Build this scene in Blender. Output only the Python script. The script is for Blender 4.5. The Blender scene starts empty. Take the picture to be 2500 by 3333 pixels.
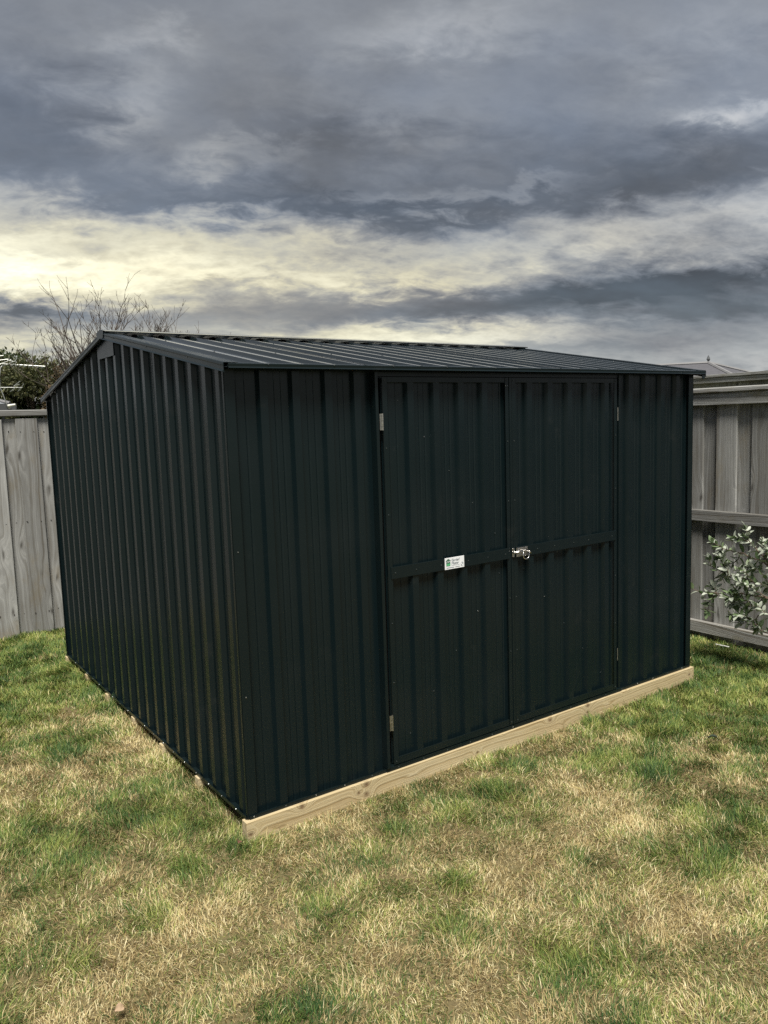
import bpy, bmesh, math, random
import numpy as np
from mathutils import Matrix, Vector, noise as mnoise

random.seed(7); rng = np.random.default_rng(7)
sc = bpy.context.scene
col = sc.collection

# ------------------------------------------------------------------ camera
CAM = Vector((-1.2634, -2.8539, 1.6188))
YAW, PITCH, ROLL = 0.6119, 0.1155, -0.0332
FOC = 2537.32
cy, sy, cp, sp, cr, sr = math.cos(YAW), math.sin(YAW), math.cos(PITCH), math.sin(PITCH), math.cos(ROLL), math.sin(ROLL)
FW = Vector((sy*cp, cy*cp, -sp)); R0 = Vector((cy, -sy, 0)); U0 = R0.cross(FW)
RT = cr*R0 + sr*U0; UP = -sr*R0 + cr*U0
cam_data = bpy.data.cameras.new('camera'); cam = bpy.data.objects.new('camera', cam_data); col.objects.link(cam)
cam_data.sensor_fit = 'HORIZONTAL'; cam_data.sensor_width = 36.0; cam_data.lens = 36.0*FOC/2500.0
cam_data.clip_start = 0.05; cam_data.clip_end = 5000
m = Matrix.Identity(4)
for i in range(3):
    m[i][0], m[i][1], m[i][2], m[i][3] = RT[i], UP[i], -FW[i], CAM[i]
cam.matrix_world = m
sc.camera = cam

# ------------------------------------------------------------------ node helpers
class NT:
    def __init__(s, tree): s.t = tree; s.n = tree.nodes; s.l = tree.links
    def node(s, typ, **kw):
        n = s.n.new(typ)
        for k, v in kw.items(): setattr(n, k, v)
        return n
    def put(s, sock, v):
        if v is None: return
        if isinstance(v, bpy.types.NodeSocket): s.l.new(v, sock)
        else: sock.default_value = v
    def m(s, op, a, b=None, c=None, clamp=False):
        n = s.node('ShaderNodeMath', operation=op, use_clamp=clamp)
        for i, v in enumerate((a, b, c)): s.put(n.inputs[i], v)
        return n.outputs[0]
    def vm(s, op, a, b=None):
        n = s.node('ShaderNodeVectorMath', operation=op)
        s.put(n.inputs[0], a); s.put(n.inputs[1], b)
        return n.outputs['Value'] if op in ('LENGTH', 'DOT_PRODUCT', 'DISTANCE') else n.outputs[0]
    def xyz(s, x, y, z):
        n = s.node('ShaderNodeCombineXYZ')
        for i, v in enumerate((x, y, z)): s.put(n.inputs[i], v)
        return n.outputs[0]
    def sep(s, v):
        n = s.node('ShaderNodeSeparateXYZ'); s.put(n.inputs[0], v); return n.outputs
    def noise(s, vec, scale, detail=4, rough=.5, dist=0, dim='3D', w=None, lac=2.0):
        n = s.node('ShaderNodeTexNoise', noise_dimensions=dim)
        if dim != '1D': s.put(n.inputs['Vector'], vec)
        if w is not None: s.put(n.inputs['W'], w)
        s.put(n.inputs['Scale'], scale); s.put(n.inputs['Detail'], detail); s.put(n.inputs['Roughness'], rough)
        s.put(n.inputs['Distortion'], dist); s.put(n.inputs['Lacunarity'], lac)
        return n.outputs['Fac']
    def ramp(s, fac, stops, interp='LINEAR'):
        n = s.node('ShaderNodeValToRGB'); s.put(n.inputs[0], fac); n.color_ramp.interpolation = interp
        el = n.color_ramp.elements
        while len(el) > 1: el.remove(el[-1])
        for i, (p, c) in enumerate(stops):
            e = el[0] if i == 0 else el.new(p)
            e.position = p; e.color = (c, c, c, 1) if not isinstance(c, (tuple, list)) else (*c, 1)
        return n.outputs[0]
    def mix(s, fac, a, b, mode='MIX'):
        n = s.node('ShaderNodeMix', data_type='RGBA', blend_type=mode)
        s.put(n.inputs[0], fac)
        for i, v in ((6, a), (7, b)):
            if isinstance(v, (tuple, list)): v = (*v, 1) if len(v) == 3 else v
            s.put(n.inputs[i], v)
        return n.outputs[2]
    def smooth(s, x, lo, hi):
        n = s.node('ShaderNodeMapRange', interpolation_type='SMOOTHSTEP'); s.put(n.inputs[0], x)
        n.inputs[1].default_value = lo; n.inputs[2].default_value = hi
        return n.outputs[0]
    def lin(s, x, lo, hi, a=0., b=1.):
        n = s.node('ShaderNodeMapRange'); s.put(n.inputs[0], x)
        n.inputs[1].default_value = lo; n.inputs[2].default_value = hi; n.inputs[3].default_value = a; n.inputs[4].default_value = b
        return n.outputs[0]
    def gauss(s, x, y, cx, cy_, sx, sy_):
        dx = s.m('MULTIPLY', s.m('SUBTRACT', x, cx), 1/sx); dy = s.m('MULTIPLY', s.m('SUBTRACT', y, cy_), 1/sy_)
        r = s.m('ADD', s.m('MULTIPLY', dx, dx), s.m('MULTIPLY', dy, dy))
        return s.m('EXPONENT', s.m('MULTIPLY', r, -1.0))

# ------------------------------------------------------------------ light
SUN_EL, SUN_AZ = math.radians(62), math.radians(212)      # compass-like azimuth from +y towards +x
EXPO = 2.1
world = bpy.data.worlds.new('World'); sc.world = world; world.use_nodes = True
W = NT(world.node_tree); W.n.clear()
tc = W.node('ShaderNodeTexCoord'); d = tc.outputs['Generated']
dx, dy, dz = W.sep(d)
el = W.m('MULTIPLY', W.m('ARCSINE', dz), 180/math.pi)
# azimuth measured from the sun-glow side of the sky (world direction), degrees
ca, sa = math.cos(YAW), math.sin(YAW)
ax = W.m('SUBTRACT', W.m('MULTIPLY', dx, ca), W.m('MULTIPLY', dy, sa))
ay = W.m('ADD', W.m('MULTIPLY', dx, sa), W.m('MULTIPLY', dy, ca))
az = W.m('MULTIPLY', W.m('ARCTAN2', ax, ay), 180/math.pi)
# flat cloud-deck coordinates
den = W.m('ADD', W.m('MAXIMUM', dz, 0.0), 0.30)
qx = W.m('DIVIDE', ax, den); qy = W.m('DIVIDE', ay, den)
q = W.xyz(qx, qy, 0.0)
qs = W.xyz(W.m('ADD', W.m('MULTIPLY', qx, 0.74), W.m('MULTIPLY', qy, 0.16)), W.m('ADD', qy, W.m('MULTIPLY', qx, -0.20)), 3.1)   # streaked along the wind
n_big = W.noise(qs, 2.0, 2, .5)
n_mid = W.noise(qs, 4.6, 7, .58)
n_fine = W.noise(W.vm('ADD', qs, (5.2, 1.3, 9.7)), 13., 6, .6, .4)
n_w2 = W.noise(W.vm('ADD', qs, (31.0, 7.0, 2.0)), 3.6, 7, .6)
c_ = lambda n: W.m('SUBTRACT', n, .5)
waz = W.m('ADD', az, W.m('ADD', W.m('MULTIPLY', c_(n_mid), 14.), W.m('MULTIPLY', c_(n_fine), 9.)))
flat = W.smooth(el, 1.0, 22.0)
wel = W.m('ADD', el, W.m('MULTIPLY', W.m('ADD', W.m('ADD', W.m('MULTIPLY', c_(n_w2), 5.5), .9), W.m('MULTIPLY', c_(n_fine), 4.6)), W.m('ADD', W.m('MULTIPLY', flat, .75), .45)))
base = W.ramp(W.m('DIVIDE', wel, 90.0), [(0.0, .30), (.03, .29), (.055, .26), (.075, .26), (.092, .21), (.105, .21), (.125, .31), (.147, .32), (.158, .20), (.170, .112), (.195, .118), (.235, .155), (.28, .17), (.5, .20), (1.0, .24)])
L = base
BLOBS = [  # azimuth, elevation, width, height, strength: where the deck is thin (+) or thick (-)
    (-24, 13.4, 6, 1.4, .10), (-13, 14.0, 5, .9, .10), (20, 7.0, 12, 3.0, -.05), (-25, 11.4, 8, 1.9, .34), (-15, 10.8, 8, 1.5, .22), (-6, 11.6, 9, 1.3, .14), (4, 10.6, 8, 1.0, .12), (14, 11.9, 9, .8, .06),
    (-20, 12.7, 4, .55, -.12), (-4, 12.2, 5, .5, -.09), (7, 11.4, 5, .4, -.06), (-12, 10.2, 4, .4, -.08),
    (-26, 15.2, 5, 1.2, .16), (-17, 22.4, 3.2, 1.7, .10), (-15, 25.5, 3.6, 1.2, .10), (6, 25.4, 7, 1.6, .09), (-10, 18.6, 4, 1.3, .10),
    (10, 16.3, 4.2, .55, .07), (3, 16.4, 4, .45, .05), (25, 20.0, 3.6, .9, .17), (24, 24.0, 8, 2.2, .05), (4, 21.2, 6, 1.8, .035),
    (-24, 21, 5, 3.0, -.04), (0, 15.2, 14, 1.0, -.05), (20, 16.5, 8, 1.8, -.04), (-4, 19.8, 5, 1.4, -.04),
    (10, 9.2, 13, 1.4, -.11), (22, 9.7, 8, 1.9, -.12), (-24, 8.6, 6, .7, -.16), (4, 7.8, 9, .8, -.07), (24, 7.0, 8, .9, -.10),
    (3, 6.4, 8, .9, .30), (-5, 5.8, 6, .8, .24), (-25, 6.8, 6, .7, .18), (9, 5.9, 5, .5, .08), (16, 5.2, 8, .6, -.06)]
for (a, e, sx, se, A) in BLOBS:
    L = W.m('ADD', L, W.m('MULTIPLY', W.gauss(waz, wel, a, e, sx, se), A))
bil = W.m('ABSOLUTE', c_(W.noise(W.vm('ADD', qs, (2.0, 17.0, 5.0)), 10.0, 4, .6)))
tex = W.m('ADD', W.m('MULTIPLY', c_(n_mid), .85), W.m('ADD', W.m('MULTIPLY', c_(n_fine), .55), W.m('ADD', W.m('MULTIPLY', c_(n_big), .5), W.m('SUBTRACT', .10, W.m('MULTIPLY', bil, 1.1)))))
tex = W.m('MULTIPLY', tex, W.m('ADD', .55, W.m('MULTIPLY', W.smooth(L, .17, .34), .85)))
L = W.m('MULTIPLY', L, W.m('ADD', 1.0, tex))
L = W.m('MAXIMUM', L, .05)
warm = W.m('ADD', W.gauss(az, el, -20, 9, 38, 9), W.m('MULTIPLY', W.gauss(az, el, -4, 9, 26, 6), .40), clamp=True)
cool = W.ramp(L, [(0, (.84, .95, 1.12)), (.12, (.90, .975, 1.12)), (.22, (.93, .99, 1.08)), (.45, (1.0, 1.0, 1.0)), (1, (1., 1., 1.))])
warmc = W.ramp(L, [(0, (.90, .97, 1.08)), (.14, (.93, .98, 1.06)), (.24, (1.02, 1.0, .93)), (.45, (1.10, 1.03, .76)), (.8, (1.06, 1.01, .74)), (1, (1.04, 1.0, .82))])
tint = W.mix(warm, cool, warmc)
ccol = W.vm('SCALE', tint); ccol.node.inputs['Scale'].default_value = 1.0; W.l.new(L, ccol.node.inputs['Scale'])
sky = W.node('ShaderNodeTexSky', sky_type='NISHITA'); sky.sun_disc = False
sky.sun_elevation = SUN_EL; sky.sun_rotation = SUN_AZ; sky.altitude = 20; sky.air_density = 1.0; sky.dust_density = 2.0
b1 = W.node('ShaderNodeBackground'); W.l.new(sky.outputs[0], b1.inputs[0]); b1.inputs[1].default_value = 0.05
b2 = W.node('ShaderNodeBackground'); W.l.new(ccol, b2.inputs[0]); b2.inputs[1].default_value = 0.325
cover = W.lin(W.noise(W.vm('ADD', qs, (11.0, 4.0, 1.0)), 2.2, 5, .55), .35, .70, .99, .86)
mx = W.node('ShaderNodeMixShader'); W.l.new(cover, mx.inputs[0]); W.l.new(b1.outputs[0], mx.inputs[1]); W.l.new(b2.outputs[0], mx.inputs[2])
wo = W.node('ShaderNodeOutputWorld'); W.l.new(mx.outputs[0], wo.inputs[0])
world.cycles.sampling_method = 'NONE'

sun_d = bpy.data.lights.new('sun', 'SUN'); sun_d.energy = 1.5; sun_d.angle = math.radians(22); sun_d.color = (1.0, .95, .86)
sun = bpy.data.objects.new('sun', sun_d); col.objects.link(sun); sun.location = (0, 0, 30)
to_sun = Vector((math.cos(SUN_EL)*math.sin(SUN_AZ), math.cos(SUN_EL)*math.cos(SUN_AZ), math.sin(SUN_EL)))
sun.rotation_euler = to_sun.to_track_quat('Z', 'Y').to_euler()

vs = sc.view_settings
vs.view_transform = 'Standard'; vs.look = 'None'; vs.gamma = 1.0; vs.exposure = EXPO; vs.use_curve_mapping = False
sc.cycles.use_denoising = False     # fine blades stay crisp; the little grain left is like a phone sensor
sc.cycles.max_bounces = 4; sc.cycles.transparent_max_bounces = 6
sc.cycles.sample_clamp_indirect = 4.0

# ------------------------------------------------------------------ object helpers
def tag(o, label=None, cat=None, group=None, kind=None):
    for k, v in (('label', label), ('category', cat), ('group', group), ('kind', kind)):
        if v: o[k] = v
    return o
def link(o, parent=None):
    col.objects.link(o)
    if parent: o.parent = parent
    return o
def empty(name, loc=(0, 0, 0)):
    o = bpy.data.objects.new(name, None); o.location = loc; o.empty_display_size = .1
    return link(o)
def mesh_obj(name, data, mat=None, parent=None, loc=None, rot=None, smooth=False):
    if isinstance(data, tuple):
        me = bpy.data.meshes.new(name); me.from_pydata([tuple(v) for v in data[0]], [], [tuple(f) for f in data[1]]); me.update()
        if mat: me.materials.append(mat)
        if smooth: me.polygons.foreach_set('use_smooth', [True]*len(me.polygons))
    else: me = data
    o = bpy.data.objects.new(name, me)
    if loc is not None: o.location = loc
    if rot is not None: o.rotation_euler = rot
    return link(o, parent)
class MB:
    def __init__(s): s.v = []; s.f = []
    def add(s, v, f):
        b = len(s.v); s.v += [tuple(x) for x in v]; s.f += [tuple(b+i for i in q) for q in f]; return s
    def box(s, x0, x1, y0, y1, z0, z1):
        return s.add([(x0,y0,z0),(x1,y0,z0),(x1,y1,z0),(x0,y1,z0),(x0,y0,z1),(x1,y0,z1),(x1,y1,z1),(x0,y1,z1)],
                     [(0,3,2,1),(4,5,6,7),(0,1,5,4),(1,2,6,5),(2,3,7,6),(3,0,4,7)])
    def cbox(s, x0, x1, y0, y1, z0, z1, b=.002):      # chamfered box
        xs, ys, zs = (x0, x1), (y0, y1), (z0, z1); idx = {}; V = []; F = []
        for i in (0, 1):
            for j in (0, 1):
                for k in (0, 1):
                    P = [xs[i], ys[j], zs[k]]; s_ = [1-2*i, 1-2*j, 1-2*k]
                    for a in range(3):
                        p = [P[t] + (s_[t]*b if t != a else 0) for t in range(3)]
                        idx[(i,j,k,a)] = len(V); V.append(p)
        for a in range(3):
            o = [t for t in range(3) if t != a]
            for v in (0, 1):
                q = []
                for (m_, n_) in ((0,0),(1,0),(1,1),(0,1)):
                    key = [0,0,0]; key[a] = v; key[o[0]] = m_; key[o[1]] = n_
                    q.append(idx[(*key, a)])
                F.append(q)
        for a in range(3):                               # edges along a
            o = [t for t in range(3) if t != a]
            for m_ in (0, 1):
                for n_ in (0, 1):
                    q = []
                    for v, ax_ in ((0, o[0]), (1, o[0]), (1, o[1]), (0, o[1])):
                        key = [0,0,0]; key[a] = v; key[o[0]] = m_; key[o[1]] = n_
                        q.append(idx[(*key, ax_)])
                    F.append(q)
        for i in (0, 1):
            for j in (0, 1):
                for k in (0, 1): F.append([idx[(i,j,k,a)] for a in range(3)])
        return s.add(V, F)
    def tube(s, pts, rad, n=6, cap=True):
        pts = [Vector(p) for p in pts]; rad = rad if isinstance(rad, (list, tuple)) else [rad]*len(pts)
        b = len(s.v); ref = None
        for i, p in enumerate(pts):
            t = (pts[min(i+1, len(pts)-1)] - pts[max(i-1, 0)]).normalized()
            if ref is None: ref = Vector((0,0,1)) if abs(t.z) < .9 else Vector((1,0,0))
            u = t.cross(ref).normalized(); w = u.cross(t); ref = w
            for k in range(n):
                a = 2*math.pi*k/n; s.v.append(tuple(p + rad[i]*(math.cos(a)*u + math.sin(a)*w)))
        for i in range(len(pts)-1):
            for k in range(n):
                s.f.append((b+i*n+k, b+i*n+(k+1)%n, b+(i+1)*n+(k+1)%n, b+(i+1)*n+k))
        if cap:
            s.f.append(tuple(b+k for k in reversed(range(n)))); s.f.append(tuple(b+(len(pts)-1)*n+k for k in range(n)))
        return s
    def prism(s, poly, axis, a0, a1):      # polygon in the two other axes, extruded
        o = [t for t in range(3) if t != axis]; n = len(poly); V = []
        for a in (a0, a1):
            for p in poly:
                v = [0,0,0]; v[axis] = a; v[o[0]] = p[0]; v[o[1]] = p[1]; V.append(v)
        F = [tuple(range(n)), tuple(reversed(range(n, 2*n)))] + [(i, n+i, n+(i+1)%n, (i+1)%n) for i in range(n)]
        return s.add(V, F)
    def build(s, name, mat, parent=None, smooth=False, loc=None, rot=None, fix=True):
        o = mesh_obj(name, (s.v, s.f), mat, parent, loc, rot, smooth)
        if fix:
            bm = bmesh.new(); bm.from_mesh(o.data); bmesh.ops.recalc_face_normals(bm, faces=bm.faces); bm.to_mesh(o.data); bm.free()
        return o

# ------------------------------------------------------------------ materials
def mat(name):
    m_ = bpy.data.materials.new(name); m_.use_nodes = True
    t = NT(m_.node_tree); t.n.clear()
    o = t.node('ShaderNodeOutputMaterial'); b = t.node('ShaderNodeBsdfPrincipled'); t.l.new(b.outputs[0], o.inputs[0])
    t.b = b; t.out = o
    return m_, t
def simple(name, c, rough=.5, metal=0., spec=.5, var=.12, scale=14.):
    m_, t = mat(name)
    tcn = t.node('ShaderNodeTexCoord')
    n = t.noise(tcn.outputs['Object'], scale, 5, .6)
    k = t.lin(n, .3, .7, 1-var, 1+var)
    cc = t.vm('SCALE', tuple(c)); t.l.new(k, cc.node.inputs['Scale'])
    t.put(t.b.inputs['Base Color'], cc)
    t.put(t.b.inputs['Roughness'], t.lin(n, .3, .7, rough*.9, min(1, rough*1.1)))
    t.b.inputs['Metallic'].default_value = metal; t.b.inputs['Specular IOR Level'].default_value = spec
    return m_

def painted_steel(name, c, rough=.38):
    m_, t = mat(name)
    g = t.node('ShaderNodeNewGeometry'); pos = g.outputs['Position']
    n1 = t.noise(pos, 2.3, 5, .55); n2 = t.noise(pos, 60., 3, .6); n3 = None
    dust = t.m('MULTIPLY', t.smooth(n1, .45, .8), .18)
    smg = t.m('MULTIPLY', t.smooth(t.noise(t.vm('ADD', pos, (3.3, 8.1, 1.7)), 4.2, 5, .62), .60, .74), .55)
    colr = t.mix(t.m('ADD', dust, smg, clamp=True), tuple(c), (.014, .018, .018))
    t.put(t.b.inputs['Base Color'], colr)
    t.put(t.b.inputs['Roughness'], t.m('ADD', t.lin(n1, .3, .7, rough-.05, rough+.07), t.m('ADD', t.m('MULTIPLY', dust, .25), t.m('MULTIPLY', smg, .16))))
    t.b.inputs['Specular IOR Level'].default_value = .31
    bp = t.node('ShaderNodeBump'); bp.inputs['Strength'].default_value = .5; bp.inputs['Distance'].default_value = .0006
    hh = t.m('ADD', t.m('MULTIPLY', t.noise(pos, 4., 1, .4), 1.3), t.m('MULTIPLY', n2, .12))
    t.put(bp.inputs['Height'], hh); t.l.new(bp.outputs[0], t.b.inputs['Normal'])
    return m_
STEEL = painted_steel('painted steel', (.0044, .0100, .0118), .27)
TRIM = painted_steel('painted steel trim', (.0046, .0099, .0112), .28)

def wood(name, axis, c_dark, c_mid, c_light, knot_c, freq=36., rough=.85, knots=1.0, stain=None, blotch=.35, ring_contrast=1.0, kscale=(5.2, 1.25), tone=.5, uw=.6, marks=()):
    """grain runs along local axis; contour lines of a smooth field bend round the knots"""
    m_, t = mat(name)
    tcn = t.node('ShaderNodeTexCoord'); oi = t.node('ShaderNodeObjectInfo')
    x, y, z = t.sep(tcn.outputs['Object'])
    ax_ = {'X': (y, z, x), 'Y': (x, z, y), 'Z': (x, y, z)}[axis]
    off = t.m('MULTIPLY', oi.outputs['Random'], 61.7)
    u = t.m('ADD', ax_[0], t.m('MULTIPLY', ax_[1], uw)); l = t.m('ADD', ax_[2], off)
    kv = t.xyz(t.m('ADD', t.m('MULTIPLY', u, kscale[0]), off), t.m('MULTIPLY', l, kscale[1]), off)
    kv = t.vm('ADD', kv, t.vm('SCALE', t.xyz(t.noise(kv, 3., 2), t.noise(t.vm('ADD', kv, (4., 4., 4.)), 3., 2), 0.)))
    kv.node.inputs[0].links[0].from_node  # keep
    for nd in (kv.node.inputs[1].links[0].from_node,): nd.inputs['Scale'].default_value = .25
    vo = t.node('ShaderNodeTexVoronoi', voronoi_dimensions='2D'); t.l.new(kv, vo.inputs['Vector']); vo.inputs['Scale'].default_value = 1.0
    dist = vo.outputs['Distance']
    d2 = t.m('MULTIPLY', dist, dist)
    kb = t.m('EXPONENT', t.m('MULTIPLY', d2, -22.)); kc = t.m('EXPONENT', t.m('MULTIPLY', d2, -330.))
    pick = t.smooth(t.noise(kv, .8, 1), .38, .5)
    kb = t.m('MULTIPLY', kb, t.m('MULTIPLY', pick, knots)); kc = t.m('MULTIPLY', kc, t.m('MULTIPLY', pick, knots))
    for (kx, kz, kr) in marks:
        kb = t.m('ADD', kb, t.gauss(x, z, kx, kz, kr*3.6, kr*2.0)); kc = t.m('ADD', kc, t.gauss(x, z, kx, kz, kr*1.25, kr), clamp=True)
    wv = t.noise(t.xyz(t.m('MULTIPLY', u, 5.), t.m('MULTIPLY', l, .9), off), 1.0, 3, .5)
    fld = t.m('ADD', t.m('ADD', u, t.m('MULTIPLY', wv, .10)), t.m('MULTIPLY', kb, .055))
    g1 = t.noise(None, 1.0, 3, .65, dim='1D', w=t.m('ADD', t.m('MULTIPLY', fld, freq), off))
    g2 = t.noise(t.xyz(t.m('MULTIPLY', u, 420.), t.m('MULTIPLY', l, 9.), off), 1.0, 3, .6)
    g3 = t.noise(t.xyz(t.m('MULTIPLY', u, 7.), t.m('MULTIPLY', l, 1.6), off), 1.0, 4, .6)
    g4 = t.noise(t.xyz(t.m('MULTIPLY', fld, 34.), t.m('MULTIPLY', l, .45), off), 1.0, 2, .5)
    halo = t.m('MULTIPLY', t.m('SUBTRACT', kb, t.m('MULTIPLY', kc, 1.0)), .22)
    g3 = t.m('ADD', t.m('ADD', g3, halo), t.m('MULTIPLY', t.m('SUBTRACT', g4, .5), .9))
    g = t.m('ADD', t.m('MULTIPLY', t.m('SUBTRACT', g1, .5), 1.5*ring_contrast), t.m('ADD', t.m('MULTIPLY', t.m('SUBTRACT', g2, .5), .55), t.m('ADD', t.m('MULTIPLY', t.m('SUBTRACT', g3, .5), blotch*2.2), .5)))
    colr = t.ramp(g, [(.12, c_dark), (.5, c_mid), (.85, c_light)])
    colr = t.mix(t.m('MULTIPLY', kc, .85), colr, knot_c)
    if stain:
        sn = t.noise(t.xyz(t.m('MULTIPLY', u, 6.), t.m('MULTIPLY', l, 2.6), off), 1.0, 5, .65)
        colr = t.mix(t.m('MULTIPLY', t.smooth(sn, .53, .72), stain[1]), colr, stain[0])
    k = t.m('ADD', 1-tone/2, t.m('MULTIPLY', t.m('FRACT', t.m('MULTIPLY', oi.outputs['Random'], 17.3)), tone))
    cc = t.vm('SCALE', colr); t.l.new(k, cc.node.inputs['Scale'])
    t.put(t.b.inputs['Base Color'], cc); t.b.inputs['Roughness'].default_value = rough; t.b.inputs['Specular IOR Level'].default_value = .25
    bp = t.node('ShaderNodeBump'); bp.inputs['Strength'].default_value = .7; bp.inputs['Distance'].default_value = .0022
    t.put(bp.inputs['Height'], t.m('SUBTRACT', g, t.m('MULTIPLY', kc, .8))); t.l.new(bp.outputs[0], t.b.inputs['Normal'])
    return m_
GREY = dict(c_dark=(.125, .114, .095), c_mid=(.228, .230, .222), c_light=(.335, .338, .328), knot_c=(.06, .056, .050))
ROOF = painted_steel('painted roof steel', (.0075, .0130, .0150), .13)
for nd in ROOF.node_tree.nodes:
    if nd.type == 'BSDF_PRINCIPLED': nd.inputs['Coat Weight'].default_value = 1.0; nd.inputs['Coat Roughness'].default_value = .10; nd.inputs['Coat IOR'].default_value = 1.55
W_PAL = wood('weathered paling', 'Z', **GREY, freq=46., knots=1.0, blotch=.40, ring_contrast=.55, kscale=(4.6, 1.5), stain=((.21, .175, .115), .45))
W_RAILX = wood('weathered rail', 'X', **GREY, uw=1.0, freq=80., knots=.5, stain=((.17, .16, .07), .75))
W_RAILY = wood('weathered rail', 'Y', **GREY, uw=1.0, freq=80., knots=.4, stain=((.16, .14, .085), .7))
KNOTS = [(-.002, -.054, .011), (.242, -.013, .011), (.576, -.016, .013), (.533, -.043, .008), (.574, -.060, .011), (2.084, -.010, .012), (2.082, -.049, .009), (1.777, -.018, .011), (3.050, -.042, .009), (1.25, -.055, .008)]
W_PINE = wood('treated pine', 'X', (.31, .225, .11), (.49, .395, .23), (.58, .495, .32), (.13, .075, .04), freq=75., knots=.35, blotch=.25, ring_contrast=.95, rough=.7, kscale=(15., 3.6), tone=.1, uw=1.0,
              marks=KNOTS)

GALV = simple('galvanised steel', (.42, .41, .38), .42, 1.0, var=.25, scale=60)
CHROME = simple('bright zinc', (.62, .61, .59), .24, 1.0, var=.1, scale=80)
SCREW = simple('screw heads', (.40, .42, .42), .45, 1.0, var=.2, scale=200)
SCREW_D = simple('painted screw heads', (.05, .06, .06), .35, .2, var=.3, scale=200)
NAIL = simple('rusty nails', (.04, .035, .03), .8, .3)
BLACKIN = simple('interior shade black', (.012, .012, .012), .9)

# ------------------------------------------------------------------ ground
GZ = -0.088
def vnoise(x, y, s, seed):     # smooth value noise, numpy
    x = np.asarray(x)*s; y = np.asarray(y)*s
    g = np.random.default_rng(seed).random((64, 64))
    xi = np.floor(x).astype(int); yi = np.floor(y).astype(int); fx = x-xi; fy = y-yi
    fx = fx*fx*(3-2*fx); fy = fy*fy*(3-2*fy)
    a = g[xi % 64, yi % 64]; b = g[(xi+1) % 64, yi % 64]; c = g[xi % 64, (yi+1) % 64]; e = g[(xi+1) % 64, (yi+1) % 64]
    return (a*(1-fx)+b*fx)*(1-fy)+(c*(1-fx)+e*fx)*fy
def fbm(x, y, s, seed, o=4):
    r = 0; a = .5; t = 0
    for i in range(o):
        r = r + a*vnoise(x, y, s*2**i, seed+i); t += a; a *= .55
    return r/t
def ground_h(x, y):
    x = np.asarray(x, float); y = np.asarray(y, float)
    rise = .036*np.clip((y-.02)/.4, 0, 1)*np.clip((.6-x)/.5, 0, 1) + .022*np.clip((x-3.15)/.5, 0, 1)      # the lawn climbs a little along the gable and towards the right fence
    return GZ + rise + .022*(fbm(x, y, 1.3, 11)-.5) + .014*(fbm(x, y, 5., 17)-.5)

def lawn_material():
    m_, t = mat('lawn soil')
    g = t.node('ShaderNodeNewGeometry'); pos = g.outputs['Position']
    n = t.noise(pos, 9., 6, .65); n2 = t.noise(pos, 120., 3, .6)
    c = t.ramp(t.m('ADD', t.m('MULTIPLY', n, .7), t.m('MULTIPLY', n2, .3)), [(.3, (.075, .058, .030)), (.5, (.15, .12, .062)), (.7, (.11, .115, .046))])
    t.put(t.b.inputs['Base Color'], c); t.b.inputs['Roughness'].default_value = .95; t.b.inputs['Specular IOR Level'].default_value = .1
    return m_
LAWN = lawn_material()
far = MB(); far.add([(-1500, -1500, GZ-.06), (1500, -1500, GZ-.06), (1500, 1500, GZ-.06), (-1500, 1500, GZ-.06)], [(0, 1, 2, 3)])
tag(far.build('ground', simple('far ground', (.09, .10, .045), .95, var=.3, scale=.2), fix=False), kind='structure')
nx, ny = 130, 110
gx = np.linspace(-6, 6, nx); gy = np.linspace(-5.5, 4.6, ny); XX, YY = np.meshgrid(gx, gy, indexing='ij')
ZZ = ground_h(XX, YY)
ids = np.arange(nx*ny).reshape(nx, ny)
fc = np.stack([ids[:-1, :-1], ids[1:, :-1], ids[1:, 1:], ids[:-1, 1:]], -1).reshape(-1, 4)
lawn = mesh_obj('lawn', (np.stack([XX, YY, ZZ], -1).reshape(-1, 3).tolist(), fc.tolist()), LAWN, smooth=True)
tag(lawn, kind='structure')

# ------------------------------------------------------------------ shed
SW, SD, SLOPE_E, SLOPE_R = 3.084, 3.034, 1.846, 2.131     # width, depth, roof pan height at eave line (y=-.06) and at ridge
RH = .014                                                  # roof rib height
def roof_z(y):
    t = (y+.06)/(SD/2+.06) if y <= SD/2 else (SD+.06-y)/(SD/2+.06)
    return SLOPE_E + (SLOPE_R-SLOPE_E)*t
shed = tag(empty('garden_shed', (0, 0, 0)), 'dark green ribbed steel garden shed with double doors and gabled roof', 'shed')

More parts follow.
